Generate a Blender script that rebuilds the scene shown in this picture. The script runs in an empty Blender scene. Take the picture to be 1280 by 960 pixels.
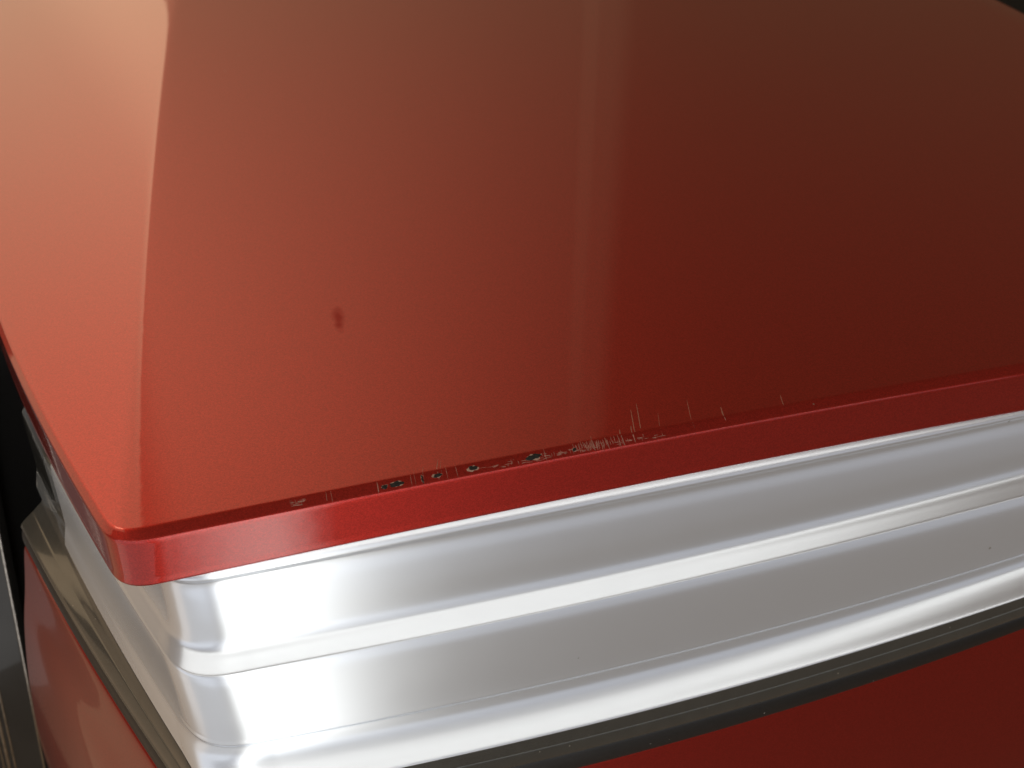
import bpy, bmesh, math, random
from mathutils import Vector, Quaternion, noise
random.seed(7)
sc = bpy.context.scene
R = math.radians

# ------------------------------------------------------------------ camera
cam_d = bpy.data.cameras.new("camera")
cam = bpy.data.objects.new("camera", cam_d)
sc.collection.objects.link(cam)
cam.location = (0, 0, .25)
cam.rotation_euler = (R(90 - 33), 0, 0)
cam_d.sensor_width = 36.0
cam_d.lens = 36.0 * 1250 / 1280
cam_d.clip_start = .01
cam_d.clip_end = 50
cam_d.dof.use_dof = True
cam_d.dof.focus_distance = .42
cam_d.dof.aperture_fstop = 14
sc.camera = cam

# ------------------------------------------------------------------ world, lamps, exposure
w = bpy.data.worlds.new("World")
sc.world = w
w.use_nodes = True
w.node_tree.nodes["Background"].inputs[0].default_value = (1.0, .62, .34, 1)
w.node_tree.nodes["Background"].inputs[1].default_value = .092


def area(name, loc, target, sx, sy, radiance, col, fade=()):
    """rectangular lamp; fade = (axis, start, value, end, value) lets it dim smoothly across its own face"""
    d = bpy.data.lights.new(name, 'AREA')
    d.shape = 'RECTANGLE'
    d.size, d.size_y = sx, sy
    d.energy = radiance * math.pi * sx * sy
    d.color = col
    o = bpy.data.objects.new(name, d)
    sc.collection.objects.link(o)
    o.location = loc
    o.rotation_euler = (Vector(target) - Vector(loc)).to_track_quat('-Z', 'Y').to_euler()
    if fade:
        d.use_nodes = True
        nt = d.node_tree
        em = nt.nodes["Emission"]
        pos = nt.nodes.new('ShaderNodeNewGeometry')
        sp = nt.nodes.new('ShaderNodeSeparateXYZ')
        nt.links.new(pos.outputs['Position'], sp.inputs[0])
        prev = None
        for ax, p0, v0, p1, v1 in fade:
            mr = nt.nodes.new('ShaderNodeMapRange')
            mr.interpolation_type = 'SMOOTHSTEP'
            for i, v in zip((1, 2, 3, 4), (p0, p1, v0, v1)):
                mr.inputs[i].default_value = v
            nt.links.new(sp.outputs[ax], mr.inputs[0])
            if prev is None:
                prev = mr.outputs[0]
            else:
                mu = nt.nodes.new('ShaderNodeMath')
                mu.operation = 'MULTIPLY'
                nt.links.new(prev, mu.inputs[0])
                nt.links.new(mr.outputs[0], mu.inputs[1])
                prev = mu.outputs[0]
        nt.links.new(prev, em.inputs['Strength'])
    return o


area("rear_wide_fill", (-.8, -1.3, .15), (-.8, .3, .15), 7.0, 1.4, .32, (.86, .95, 1.12))  # unseen broad fill, added to lift the grey of the trim's upright faces
area("rear_left_fill", (-.85, -.80, -.5), (-.1, .29, -.1), 1.9, 1.8, .42, (.95, .97, 1.0))  # unseen fill, added to brighten the trim at the corner
area("rear_high_lamp", (-.3, -1.1, 1.25), (-.3, .35, -.05), 5.2, .42, 1.6, (1, .98, .93))
area("tube_lamp", (.25, -.85, -.45), (-.14, .29, -.45), .44, 2.6, 3.5, (1, .98, .93), [(0, .05, 0, .28, 1), (0, .29, 1, .41, 0)])


def lean_lamp(o, deg):
    o.rotation_euler = (o.rotation_euler.to_quaternion() @ Quaternion((0, 0, 1), R(deg))).to_euler()


lean_lamp(area("left_lamp", (-3.10, 4.1, 1.75), (-1.10, 4.22, 1.75), 7.5, 8.0, 1.6, (1, .72, .45), [(2, .2, .36, 3.6, .66), (2, -.5, 0, -.1, 1)]), -25)
area("left_low_fill", (-3.05, 3.0, -1.9), (-1.05, 3.12, -1.9), 10.0, 3.1, .22, (1, .70, .44))  # unseen low fill, added to light the side of trim and body
area("left_high_fill", (-1.1, .75, 1.1), (-.15, .6, 0), .42, .42, 4.0, (1, .70, .46))  # unseen fill, added to brighten the lid top outside its reflections
lean_lamp(area("front_lamp", (-.81, 3.3, 2.2), (-.81, .5, 2.2), 2.90, 4.6, .78, (1, .66, .40), [(2, .2, .22, 2.4, 1), (0, -1.33, 1, .40, .22), (0, .32, 1, .41, 0), (0, -1.72, 0, -1.36, 1)]), -6)
area("front_edge_lamp", (.25, 3.28, 1.7), (.25, .5, 1.7), .05, 3.4, .03, (1, .62, .36), [(2, 0, .5, 1.8, 2)])

sc.view_settings.view_transform = 'Standard'
sc.view_settings.look = 'None'
sc.view_settings.exposure = 0
sc.view_settings.gamma = 1
sc.view_settings.use_curve_mapping = False


# ------------------------------------------------------------------ materials
class NT:
    def __init__(s, name):
        s.m = bpy.data.materials.new(name)
        s.m.use_nodes = True
        s.t = s.m.node_tree
        s.b = s.t.nodes["Principled BSDF"]

    def n(s, typ, **kw):
        nd = s.t.nodes.new(typ)
        for k, v in kw.items():
            if k.startswith('_'):
                setattr(nd, k[1:], v)
            else:
                nd.inputs[k.replace('__', ' ')].default_value = v
        return nd

    def l(s, a, b):
        s.t.links.new(a, b)

    def math(s, op, a, b=None, clamp=False):
        nd = s.t.nodes.new('ShaderNodeMath')
        nd.operation = op
        nd.use_clamp = clamp
        for i, v in enumerate((a, b)):
            if v is None:
                continue
            if isinstance(v, (int, float)):
                nd.inputs[i].default_value = v
            else:
                s.l(v, nd.inputs[i])
        return nd.outputs[0]

    def set(s, **kw):
        for k, v in kw.items():
            s.b.inputs[k.replace('__', ' ')].default_value = v
        return s


def ramp(nt, fac, stops):
    r = nt.n('ShaderNodeValToRGB')
    e = r.color_ramp.elements
    while len(e) < len(stops):
        e.new(.5)
    for el, (p, c) in zip(e, stops):
        el.position = p
        el.color = c if len(c) == 4 else (*c, 1)
    nt.l(fac, r.inputs[0])
    return r.outputs[0]


def paint(name, base, stain=False):
    nt = NT(name)
    tc = nt.n('ShaderNodeTexCoord')
    vo = nt.n('ShaderNodeTexVoronoi', Scale=2600.0)
    nt.l(tc.outputs['Object'], vo.inputs['Vector'])
    sep = nt.n('ShaderNodeSeparateColor')
    nt.l(vo.outputs['Color'], sep.inputs[0])
    no = nt.n('ShaderNodeTexNoise', Scale=900.0, Detail=2.0)
    nt.l(tc.outputs['Object'], no.inputs['Vector'])
    f = nt.math('ADD', nt.math('MULTIPLY', sep.outputs[0], .6), nt.math('MULTIPLY', no.outputs[0], .4))
    c = ramp(nt, f, [(0.1, tuple(v * .78 for v in base)), (.9, tuple(min(1, v * 1.28) for v in base))])
    nt.set(Metallic=.85, Roughness=.43, Coat__Weight=1.0, Coat__Roughness=.045, Coat__IOR=1.5)
    # tilted flakes
    nm = nt.n('ShaderNodeBump', Strength=.10, Distance=.0001)
    nt.l(sep.outputs[1], nm.inputs['Height'])
    nt.l(nm.outputs[0], nt.b.inputs['Normal'])
    # faint orange peel in the clear coat
    n2 = nt.n('ShaderNodeTexNoise', Scale=140.0, Detail=1.0)
    nt.l(tc.outputs['Object'], n2.inputs['Vector'])
    b2 = nt.n('ShaderNodeBump', Strength=.05, Distance=.0004)
    nt.l(n2.outputs[0], b2.inputs['Height'])
    nt.l(b2.outputs[0], nt.b.inputs['Coat Normal'])
    if stain:
        # dull dried drop on the clear coat
        sx = nt.n('ShaderNodeSeparateXYZ')
        nt.l(tc.outputs['Object'], sx.inputs[0])
        v = nt.math('SUBTRACT', sx.outputs[1], .441)
        u = nt.math('ADD', nt.math('ADD', sx.outputs[0], .0877), nt.math('MULTIPLY', v, .21))
        cb = nt.n('ShaderNodeCombineXYZ')
        nt.l(nt.math('DIVIDE', u, .0036), cb.inputs[0])
        nt.l(nt.math('DIVIDE', v, .0145), cb.inputs[1])
        nz = nt.n('ShaderNodeTexNoise', Scale=160.0, Detail=2.0)
        nt.l(tc.outputs['Object'], nz.inputs['Vector'])
        ln = nt.n('ShaderNodeVectorMath', _operation='LENGTH')
        nt.l(cb.outputs[0], ln.inputs[0])
        d = nt.math('ADD', ln.outputs['Value'], nt.math('MULTIPLY', nt.math('SUBTRACT', nz.outputs[0], .5), 1.1))
        k = ramp(nt, d, [(.35, (1, 1, 1)), (1.0, (0, 0, 0))])
        mix = nt.n('ShaderNodeMixRGB')
        nt.l(nt.math('MULTIPLY', k, .8), mix.inputs[0])
        nt.l(c, mix.inputs[1])
        mix.inputs[2].default_value = (.34, .010, .008, 1)
        c = mix.outputs[0]
        nt.l(nt.math('SUBTRACT', 1.0, nt.math('MULTIPLY', k, .75)), nt.b.inputs['Coat Weight'])
    specks(nt, tc, c, (.50, .36, .30), 60.0, .9, .05)
    return nt.m






def specks(nt, tc, base, dirt, scale, keep=.84, size=.055):
    """sparse grains of dust: a few cells of a fine Voronoi pattern hold one small grain each"""
    vo = nt.n('ShaderNodeTexVoronoi', Scale=scale)
    nt.l(tc.outputs['Object'], vo.inputs['Vector'])
    sp = nt.n('ShaderNodeSeparateColor')
    nt.l(vo.outputs['Color'], sp.inputs[0])
    on = nt.math('GREATER_THAN', sp.outputs[0], keep)
    near = nt.math('LESS_THAN', vo.outputs['Distance'], nt.math('MULTIPLY', sp.outputs[1], size))
    k = nt.math('MULTIPLY', on, near)
    mix = nt.n('ShaderNodeMixRGB')
    nt.l(nt.math('MULTIPLY', k, .8), mix.inputs[0])
    if isinstance(base, tuple):
        mix.inputs[1].default_value = (*base, 1)
    else:
        nt.l(base, mix.inputs[1])
    mix.inputs[2].default_value = (*dirt, 1)
    nt.l(mix.outputs[0], nt.b.inputs['Base Color'])
    return k


def satin():
    nt = NT("satin_silver")
    tc = nt.n('ShaderNodeTexCoord')
    no = nt.n('ShaderNodeTexNoise', Scale=60.0, Detail=3.0)
    nt.l(tc.outputs['Object'], no.inputs['Vector'])
    nt.l(ramp(nt, no.outputs[0], [(.3, (.245, .245, .245)), (.7, (.255, .255, .255))]), nt.b.inputs['Roughness'])
    specks(nt, tc, (.87, .925, .985), (.45, .43, .38), 95.0, .84, .08)
    nt.set(Base__Color=(.87, .925, .985, 1), Metallic=.65, Coat__Weight=.35, Coat__Roughness=.22)
    return nt.m


def simple(name, col, rough, metal=0.0, coat=0.0, noise_scale=400.0, var=.25):
    nt = NT(name)
    tc = nt.n('ShaderNodeTexCoord')
    no = nt.n('ShaderNodeTexNoise', Scale=noise_scale, Detail=3.0)
    nt.l(tc.outputs['Object'], no.inputs['Vector'])
    nt.l(ramp(nt, no.outputs[0], [(.3, tuple(v * (1 - var) for v in col)), (.7, tuple(min(1, v * (1 + var)) for v in col))]),
         nt.b.inputs['Base Color'])
    if name in ("smoky_lip", "black_rubber"):
        specks(nt, tc, nt.b.inputs['Base Color'].links[0].from_socket, (.5, .48, .42), 220.0, .80, .10)
    nt.set(Roughness=rough, Metallic=metal, Coat__Weight=coat, Coat__Roughness=.03)
    return nt.m


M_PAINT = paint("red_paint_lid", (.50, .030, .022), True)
M_PAINT_SHADED = paint("red_paint_shaded", (.37, .016, .012))  # same paint as the lid, darkened to carry the lower panel's shade
M_SATIN = satin()
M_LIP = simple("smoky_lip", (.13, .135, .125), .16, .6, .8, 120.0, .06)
M_RUBBER = simple("black_rubber", (.012, .012, .012), .45, 0, .15, 700.0)
M_BLACK = simple("black_void", (.004, .004, .004), .9)
M_TRIM = simple("dark_gloss_trim", (.035, .035, .032), .18, .2, .8, 30.0, .1)
M_CHROME = simple("bright_metal", (.75, .74, .70), .18, 1.0)
M_CHIP = simple("bare_chip", (.016, .015, .012), .9, 0, 0, 1500.0, .5)
M_PRIMER = simple("scuffed_primer", (.42, .26, .19), .6, 0, 0, 2500.0, .35)
M_SCRATCH = simple("scratch_pale", (.36, .16, .12), .6, 0, 0, 2500.0, .35)
M_DUST = simple("dust", (.55, .53, .48), .9)
M_BACK = simple("dark_background", (.02, .018, .012), .8)


# ------------------------------------------------------------------ plan curves of the corner
def xs(y):                      # side edge of the lid
    if y < .5:
        return .3536 * y * y - .9382 * y + .0834
    return .3536 * .25 - .9382 * .5 + .0834 + (y - .5) * (.7072 * .5 - .9382)


def dxs(y):
    return .7072 * min(y, .5) - .9382


def yr(x):                      # rear edge of the lid
    return -.072 * x * x + .3147 * x + .3221


def dyr(x):
    return -.144 * x + .3147


def xc(y):                      # crease on top of the lid
    return .01864 * y * y - .28474 * y - .06503


def side_pt(y, o):
    n = Vector((-1, dxs(y))).normalized()
    return Vector((xs(y), y)) + o * n, n


def rear_pt(x, o):
    n = Vector((dyr(x), -1)).normalized()
    return Vector((x, yr(x))) + o * n, n


def meet(fs, fr, y=.29, x=-.13):
    for _ in range(40):
        e = fs(y)[0] - fr(x)[0]
        h = 1e-5
        a = (fs(y + h)[0] - fs(y)[0]) / h
        b = -(fr(x + h)[0] - fr(x)[0]) / h
        det = a.x * b.y - a.y * b.x
        if abs(det) < 1e-12:
            break
        dy = (-e.x * b.y + e.y * b.x) / det
        dx = (-a.x * e.y + a.y * e.x) / det
        y += dy
        x += dx
    return y, x


def geo(n, k):                  # 0..1, dense near 0
    return [(math.exp(k * i / n) - 1) / (math.exp(k) - 1) for i in range(n + 1)]


NS, NC, NR = 70, 40, 110


def plan_line(o_r, os_a, os_b, r, y_end, x_end):
    """plan polyline: side (far end first), rounded corner, rear"""
    def fs(off):
        return lambda y: side_pt(y, os_a + os_b * (y - .3) + off)

    def fr(off):
        return lambda x: rear_pt(x, o_r + off)
    yi, xi = meet(fs(0), fr(0))
    n1, n2 = fs(0)(yi)[1], fr(0)(xi)[1]
    turn = abs(n1.angle_signed(n2))
    T = 1.35 * r * math.tan(turn / 2)
    y0 = yi + T / math.hypot(1, dxs(yi))
    x0 = xi + T / math.hypot(1, dyr(xi))
    pts, nrm = [], []
    for t in reversed(geo(NS, 4.0)):
        y = y0 + t * (y_end - y0)
        p, n = fs(0)(y)
        pts.append(p)
        nrm.append(n)
    # the corner: curvature swells and fades smoothly instead of jumping to an arc
    p1, n1 = fs(0)(y0)
    p2, n2 = fr(0)(x0)
    a1, a2 = math.atan2(n1.y, n1.x), math.atan2(n2.y, n2.x)
    if a1 > 0:
        a1 -= 2 * math.pi
    sub = 20
    q, path, angs = Vector((0, 0)), [Vector((0, 0))], [a1]
    for i in range(NC * sub):
        u = (i + .5) / (NC * sub)
        a = a1 + (a2 - a1) * (u - math.sin(2 * math.pi * u) / (2 * math.pi))
        q = q + Vector((-math.sin(a), math.cos(a))) / (NC * sub)
        if (i + 1) % sub == 0:
            path.append(q.copy())
            angs.append(a)
    L = (p2 - p1).length / q.length
    res = (p2 - p1) - q * L
    for i in range(1, NC):
        pts.append(p1 + path[i] * L + res * (i / NC))
        nrm.append(Vector((math.cos(angs[i]), math.sin(angs[i]))))
    for t in geo(NR, 4.0):
        x = x0 + t * (x_end - x0)
        p, n = fr(0)(x)
        pts.append(p)
        nrm.append(n)
    return pts, nrm


def link(name, verts, faces, mat, parent=None, smooth=True):
    me = bpy.data.meshes.new(name)
    me.from_pydata([tuple(v) for v in verts], [], faces)
    me.validate()
    bm = bmesh.new()
    bm.from_mesh(me)
    bmesh.ops.remove_doubles(bm, verts=bm.verts, dist=1e-6)
    bmesh.ops.recalc_face_normals(bm, faces=bm.faces)
    bm.to_mesh(me)
    bm.free()
    me.materials.append(mat)
    for p in me.polygons:
        p.use_smooth = smooth
    o = bpy.data.objects.new(name, me)
    sc.collection.objects.link(o)
    if parent:
        o.parent = parent
    return o


def loft(rows):
    v, f = [], []
    n = len(rows[0])
    for r in rows:
        v += r
    for i in range(len(rows) - 1):
        for j in range(n - 1):
            f.append((i * n + j, i * n + j + 1, (i + 1) * n + j + 1, (i + 1) * n + j))
    return v, f


def wave(x):                    # gentle arch of the horizontal lines along the rear
    x = max(-.14, min(x, .35))
    return 1 - 3.1 * x * x + .42 * x


# ------------------------------------------------------------------ car root
car = bpy.data.objects.new("car", None)
sc.collection.objects.link(car)
car.location = (0, .45, -.3)
car["label"] = "red car body corner with chipped lid edge above a silver stepped trim strip"
car["category"] = "car"
CAR_INV = Vector((0, -.45, .3))


def part(o, label=None, parent=car):
    o.parent = parent
    o.location = (0, 0, 0)
    if parent is car:
        o.matrix_parent_inverse = __import__('mathutils').Matrix.Translation(CAR_INV)
    if label:
        o["label"] = label
    return o


# ------------------------------------------------------------------ lid
TAN = math.tan(R(11))
LID_TOP = .0035


def soft(d, wd=.0030):
    return .5 * (d + math.sqrt(d * d + wd * wd))


def top_z(x, y):
    d = (xc(y) - x) * .962
    z = LID_TOP - TAN * soft(d - .002)
    z += .00035 * noise.noise(Vector((x * 5, y * 3, 1.7)))
    return z


def lid_profile():
    """(o_rear, o_side, z) from top inset to underside"""
    P = [(-.0048, -.0048, 0.0), (-.0043, -.0043, -.00003), (-.0038, -.0038, -.00015), (-.0032, -.0033, -.0004)]
    for t in (.2, .5, .8, 1.0):             # flat chamfer
        P.append((-.0032 + .0033 * t, -.0033 + .0020 * t, -.0004 - .0020 * t))
    for da, dz in ((.0003, -.00025), (.0005, -.0005), (.0006, -.0009), (.0007, -.0014)):
        P.append((.0001 + da, -.0013 + da * .8, -.0024 + dz))
    o0 = P[-1]
    for t in (.05, .15, .35, .6, .85, .95):
        P.append((o0[0] + (-.0002 - o0[0]) * t, o0[1] + (-.0002 - o0[1]) * t, o0[2] + (-.0244 - o0[2]) * t))
    cx, cz, rr = -.0018, -.0244, .0018
    for i in range(0, 9):
        a = R(-i * 100 / 8)
        P.append((cx + rr * math.cos(a), cx + rr * math.cos(a), cz + rr * math.sin(a)))
    P.append((-.006, -.006, -.0262))
    P.append((-.03, -.03, -.0262))
    return P


Y_END, X_END = 1.9, .562
rows = []
for k, (o_r, o_s, z) in enumerate(lid_profile()):
    pts, _ = plan_line(o_r, o_s, 0, .0200 + o_r + .0, Y_END, X_END) if o_r > -.011 else plan_line(o_r, o_s, 0, .002, Y_END, X_END)
    if k == 0:
        inset = pts
    row = []
    for p, q in zip(pts, inset):
        row.append(Vector((p.x, p.y, top_z(q.x, q.y) + z)))
    rows.append(row)
v1, f1 = loft(rows)

ins = rows[0]
c_idx = min(range(len(ins)), key=lambda i: abs(ins[i].x + .004 - xc(ins[i].y)) if NS - 2 <= i <= NS + NC + 2 else 9)
cy0 = ins[c_idx].y
cum = [0] * (c_idx + 1)
for i in range(c_idx - 1, -1, -1):
    cum[i] = cum[i + 1] + (ins[i] - ins[i + 1]).length
crease = []
for i in range(c_idx + 1):
    t = cum[i] / cum[0]
    y = cy0 + t * (Y_END - cy0)
    off = (ins[c_idx].x - xc(cy0)) * (1 - min(1, t * 40))
    crease.append(Vector((xc(y) + off, y)))
verts, faces = list(v1), list(f1)
# left facet, between side edge and crease
NW = 46
base = len(verts)
ws = [i / NW for i in range(NW + 1)]
ws = [1 - (1 - t) ** 2.2 for t in ws]
for wv in ws:
    for i in range(c_idx + 1):
        p = Vector((ins[i].x, ins[i].y)).lerp(crease[i], wv)
        verts.append(Vector((p.x, p.y, top_z(p.x, p.y))) if wv > 0 else ins[i])
n = c_idx + 1
for a in range(NW):
    for b in range(n - 1):
        faces.append((base + a * n + b, base + a * n + b + 1, base + (a + 1) * n + b + 1, base + (a + 1) * n + b))
# main facet, swept from the rear edge
base = len(verts)
cols = ins[c_idx:]
for j, q in enumerate(cols):
    lean = max(0.0, min(1.0, (q.x - cols[0].x) / .70))
    for i in range(c_idx + 1):
        d = crease[i] - crease[c_idx]
        x = q.x + d.x * (1 - .85 * lean)
        y = q.y + d.y
        verts.append(Vector((x, y, top_z(x, y))) if i < c_idx else q)
for a in range(len(cols) - 1):
    for b in range(n - 1):
        faces.append((base + a * n + b, base + a * n + b + 1, base + (a + 1) * n + b + 1, base + (a + 1) * n + b))
# right flank of the lid rolls down
base = len(verts)
lastcol = [verts[base - n + b] for b in range(n)]
for dx, dz in ((0, 0), (.004, -.0008), (.007, -.003), (.009, -.007), (.009, -.03)):
    for p in lastcol:
        verts.append(p + Vector((dx, 0, dz)))
for a in range(4):
    for b in range(n - 1):
        faces.append((base + a * n + b, base + a * n + b + 1, base + (a + 1) * n + b + 1, base + (a + 1) * n + b))
lid = part(link("lid", verts, faces, M_PAINT), "red metallic lid with a crease on top and chips along its rear edge")

# ------------------------------------------------------------------ stepped trim strip
def curve(pts, n):
    """Catmull-Rom through (o_r, o_s, D)"""
    out = []
    P = [pts[0]] + pts + [pts[-1]]
    for i in range(1, len(P) - 2):
        for k in range(n):
            t = k / n
            q = []
            for c in range(len(P[0])):
                a, b, d, e = P[i - 1][c], P[i][c], P[i + 1][c], P[i + 2][c]
                q.append(.5 * (2 * b + (d - a) * t + (2 * a - 5 * b + 4 * d - e) * t * t + (3 * b - a - 3 * d + e) * t ** 3))
            out.append(tuple(q))
    out.append(pts[-1])
    return out


def sweep(name, profile, mat, rad, y_end=.462, x_end=.56):
    rows = []
    for (o_r, o_s, D) in profile:
        b = .050 + .055 * max(0, min(1, (D - .137) / .012))
        pts, _ = plan_line(o_r, o_s, b, rad(o_r, D), y_end, x_end)
        rows.append([Vector((p.x, p.y, -D * wave(p.x))) for p in pts])
    v, f = loft(rows)
    return link(name, v, f, mat)


upper = curve([(-.020, -.030, .0190), (-.0100, -.020, .0235), (-.0066, -.017, .0265), (-.0036, -.0145, .0305), (-.0040, -.0160, .0345),
               (-.0021, -.0156, .0420), (.0002, -.0149, .0530), (.0017, -.0142, .0625), (.0032, -.0134, .0665), (.0062, -.0115, .0700), (.0096, -.0093, .0737),
               (.0105, -.0087, .0746), (.0110, -.0083, .0756)], 6)
lower = curve([(.0110, -.0083, .0756), (.0124, -.0078, .0800), (.0140, -.0074, .0880), (.0156, -.0072, .0990), (.0165, -.0070, .1090), (.0167, -.0070, .1110),
               (.0170, -.0068, .1135), (.0163, -.0068, .1155), (.0168, -.0066, .1190), (.0180, -.0060, .1222), (.0206, -.0052, .1255),
               (.0242, -.0044, .1292), (.0284, -.0036, .1331), (.0289, -.0034, .1340)], 6)
trim = part(sweep("trim_strip", upper + lower[1:], M_SATIN, lambda o, D: .026 + max(0, o) * .2, y_end=.457),
            "glossy silver white stepped trim strip below the lid")
lipP = curve([(.0272, -.0044, .1338), (.0281, -.0032, .1349), (.0286, -.0014, .1386), (.0290, -.0002, .1418), (.0285, .0000, .1423),
              (.0291, .0006, .1430), (.0295, .0024, .1468), (.0292, .0034, .1500), (.0276, .0034, .1516), (.0150, -.004, .1520)], 5)
lip = part(sweep("lower_lip", lipP, M_LIP, lambda o, D: .024, y_end=.449), "dark smoky glossy lip along the bottom of the trim", trim)
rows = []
for (o_r, o_s, D) in upper[20:] + lower[1:]:      # thin dark shell added over the trim end for its dark reflections
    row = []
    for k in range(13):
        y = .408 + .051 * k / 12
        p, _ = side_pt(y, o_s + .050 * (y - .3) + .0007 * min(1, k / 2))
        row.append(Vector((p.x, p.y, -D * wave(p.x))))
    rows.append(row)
end_refl = part(link("end_reflection", *loft(rows), M_LIP), "dark shell over the trim end, standing for dark reflections beside the gap", trim)
sealP = curve([(.0190, -.004, .1505), (.0270, .002, .1518), (.0288, .004, .1550), (.0290, .005, .1600), (.0280, .005, .1650), (.0250, .003, .1668), (.0150, -.006, .1680)], 5)
seal = part(sweep("seal", sealP, M_RUBBER, lambda o, D: .024, y_end=.449), "black rubber seal", trim)

# ------------------------------------------------------------------ lower body panel
bodyP = curve([(.0235, .0010, .1600), (.0248, .0030, .1650), (.0256, .0045, .1680), (.0262, .0065, .1730), (.0285, .012, .2000),
               (.0320, .021, .2400), (.0370, .030, .3000), (.0400, .036, .3700), (.0380, .036, .4600)], 6)
body = part(sweep("lower_body_panel", bodyP, M_PAINT_SHADED, lambda o, D: .026, y_end=.450), "red lower body panel below the trim strip")

# ------------------------------------------------------------------ gap and neighbouring trim on the far left
def slab(name, quad, depth, mat, bev=.001):
    bm = bmesh.new()
    f = [bm.verts.new(q) for q in quad]
    k = [bm.verts.new((q[0], q[1] + depth, q[2])) for q in quad]
    n = len(f)
    bm.faces.new(f)
    bm.faces.new(k[::-1])
    for i in range(n):
        bm.faces.new((f[i], f[(i + 1) % n], k[(i + 1) % n], k[i]))
    bmesh.ops.recalc_face_normals(bm, faces=bm.faces)
    bmesh.ops.bevel(bm, geom=list(bm.edges), offset=bev, segments=3, profile=.5, affect='EDGES')
    me = bpy.data.meshes.new(name)
    bm.to_mesh(me)
    bm.free()
    me.materials.append(mat)
    for p in me.polygons:
        p.use_smooth = True
    o = bpy.data.objects.new(name, me)
    sc.collection.objects.link(o)
    return o


inner = part(slab("inner_panel", [(-.62, .53, -.60), (.50, .62, -.60), (.50, .62, -.05), (-.62, .53, -.05)], .01, M_BLACK), "black recess inside the panel gap")


def lean(z, x0):                # edges of the neighbouring trim lean outwards as they go down
    return x0 + (z + .188) * .132


def strip(name, xa, xb, y, depth, mat, z0=-.62, z1=-.06, bev=.0008):
    return slab(name, [(lean(z0, xa), y, z0), (lean(z0, xb), y, z0), (lean(z1, xb), y, z1), (lean(z1, xa), y, z1)], depth, mat, bev)


pil = part(strip("side_trim", -.60, -.338, .500, .012, M_TRIM, bev=.002), "dark glossy trim piece with thin bright lines across the gap")
for xa, xb in ((-.3385, -.3372), (-.3610, -.3600), (-.3665, -.3645), (-.3700, -.3692)):
    part(strip("bright_line", xa, xb, .4988, .004, M_CHROME, bev=.0003), None, pil)

# ------------------------------------------------------------------ background behind the lid
bk = slab("background", [(-3, 2.2, -.9), (4, 2.2, -.9), (4, 2.2, .03), (-3, 2.2, .03)], .02, M_BACK)
bk["kind"] = "structure"

# ------------------------------------------------------------------ chips, scuffs and scratches on the rear edge of the lid
PROF = lid_profile()
CUM = [0.0]
for p, q in zip(PROF, PROF[1:]):
    CUM.append(CUM[-1] + math.hypot(q[0] - p[0], q[2] - p[2]))


def edge_pt(x, p, lift=.00006):
    """point on the rear edge: p metres down the rounding from the top facet (negative: up onto the facet)"""
    if p <= 0:
        a, _ = rear_pt(x, PROF[0][0])
        q = Vector((a.x + x * .30 * (-p), a.y - p))
        return Vector((q.x, q.y, top_z(q.x, q.y) + lift))
    i = max(k for k in range(len(CUM)) if CUM[k] <= p)
    t = (p - CUM[i]) / (CUM[i + 1] - CUM[i])
    o = PROF[i][0] + t * (PROF[i + 1][0] - PROF[i][0])
    z = PROF[i][2] + t * (PROF[i + 1][2] - PROF[i][2])
    dx, dz = PROF[i + 1][0] - PROF[i][0], PROF[i + 1][2] - PROF[i][2]
    ln = math.hypot(dx, dz)
    a, nn = rear_pt(x, o - dz / ln * lift)
    b, _ = rear_pt(x, PROF[0][0])
    return Vector((a.x, a.y, top_z(b.x, b.y) + z + dx / ln * lift))


def X(px):                      # photograph column -> place along the edge, metres
    t = [(200, -.1315), (240, -.1203), (300, -.1035), (440, -.0627), (640, 0.0), (800, .0539), (1000, .1267), (1280, .2402)]
    for (a, b), (c, d) in zip(t, t[1:]):
        if px <= c:
            return b + (px - a) / (c - a) * (d - b)
    return t[-1][1]


def blob(name, x, p, wx, wp, mat, lift, jag=.35, n=14, slant=0.0):
    c = edge_pt(x, p, lift)
    vs = [c]
    for ring in (.55, 1.0):
        for k in range(n):
            a = 2 * math.pi * k / n
            rr = ring * (1 + (random.uniform(-jag, jag) if ring == 1 else 0))
            u, v = math.cos(a) * rr * wx, math.sin(a) * rr * wp
            vs.append(edge_pt(x + u, p + v - slant * u, lift if ring < 1 else 0.0))
    f = [(0, 1 + k, 1 + (k + 1) % n) for k in range(n)]
    f += [(1 + k, 1 + n + k, 1 + n + (k + 1) % n, 1 + (k + 1) % n) for k in range(n)]
    return part(link(name, vs, f, mat, None, False), None, lid)


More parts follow.
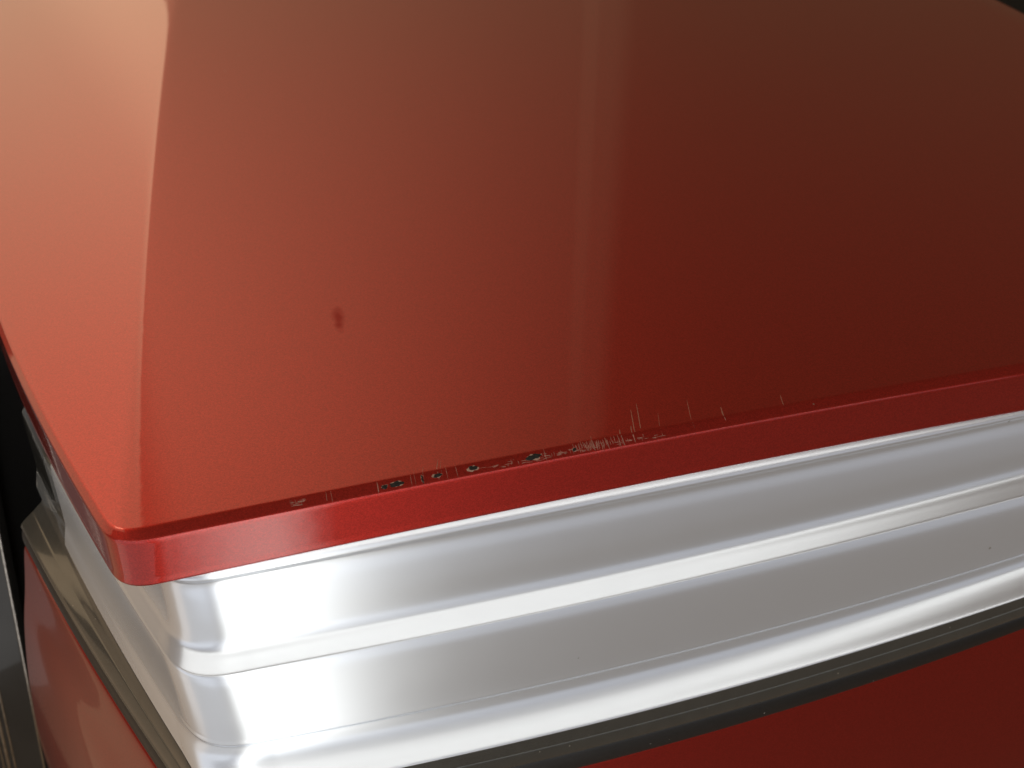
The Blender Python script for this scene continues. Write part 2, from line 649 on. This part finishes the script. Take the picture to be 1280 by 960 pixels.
def scratch(x, p0, p1, wd, drift=0.0, lift=.00006, mat=None):
    vs, f = [], []
    n = 7
    for i in range(n + 1):
        t = i / n
        ww = wd * (.25 + .75 * math.sin(math.pi * min(1, .08 + t * .9))) * random.uniform(.7, 1.2)
        p = p0 + (p1 - p0) * t
        xx = x + drift * t + random.uniform(-.06, .06) * wd
        vs += [edge_pt(xx - ww / 2, p, 0), edge_pt(xx, p, lift), edge_pt(xx + ww / 2, p, 0)]
    for i in range(n):
        for k in range(2):
            f.append((i * 3 + k, i * 3 + k + 1, i * 3 + k + 4, i * 3 + k + 3))
    return part(link("scratch", vs, f, mat or M_SCRATCH, None, False), None, lid)


for px, p, wx, wp in ((481.6, .0036, .0011, .0008), (496.5, .0034, .0022, .0010), (528, .0033, .00035, .0017), (546.5, .0033, .0015, .0008),
                      (592, .0031, .0019, .0010), (668, .0032, .0026, .0011), (718, .0033, .0007, .0007)):
    blob("chip_rim", X(px), p, wx * 1.22, wp * 1.25, M_PRIMER, .00008, .30)
    blob("paint_chip", X(px), p, wx * 1.2, wp * 1.15, M_CHIP, .00018, .28)
for px, a, b, wd in ((805, -.020, .006, .00035), (797, -.016, .007, .0004), (794, -.004, .006, .0005), (779, -.003, .007, .0006), (775, 0, .007, .0004),
                     (867, -.016, .004, .00022), (906, -.006, .003, .0005), (983, -.007, .001, .0004), (829, -.010, .003, .00015), (742, -.002, .008, .0004),
                     (520, -.002, .006, .0002), (515, 0, .006, .0002), (549, -.006, .005, .0003), (553, -.005, .004, .0002), (559, -.001, .006, .0002),
                     (571, .000, .006, .0002), (531, -.003, .004, .0002), (474, .001, .007, .0004), (682, 0, .007, .0003), (417, .001, .006, .0002),
                     (411, .001, .005, .0002)):
    scratch(X(px), a, b, wd, random.uniform(-.0004, .0004))
rs = random.Random(3)
for k in range(70):             # the rubbed patch right of the largest chip
    px = rs.gauss(742, 13)
    c = rs.gauss(.0032, .0008)
    scratch(X(px), c - rs.uniform(.0005, .0022), c + rs.uniform(.0005, .0022), rs.uniform(.00012, .0003), rs.uniform(-.0003, .0003))
for k in range(110):             # thin rub marks strung along the rounding
    px = rs.choice([rs.uniform(600, 730), rs.uniform(770, 835), rs.uniform(365, 382), rs.uniform(600, 720), rs.uniform(640, 800)])
    c = rs.gauss(.0040 if px > 500 else .0032, .0005)
    if rs.random() < .55:
        blob("rub_mark", X(px), c, rs.uniform(.0004, .0016), rs.uniform(.00007, .0002), M_SCRATCH, .00005, .6, 9)
    else:
        scratch(X(px), c - rs.uniform(.0003, .0018), c + rs.uniform(.0003, .001), rs.uniform(.0001, .00022))
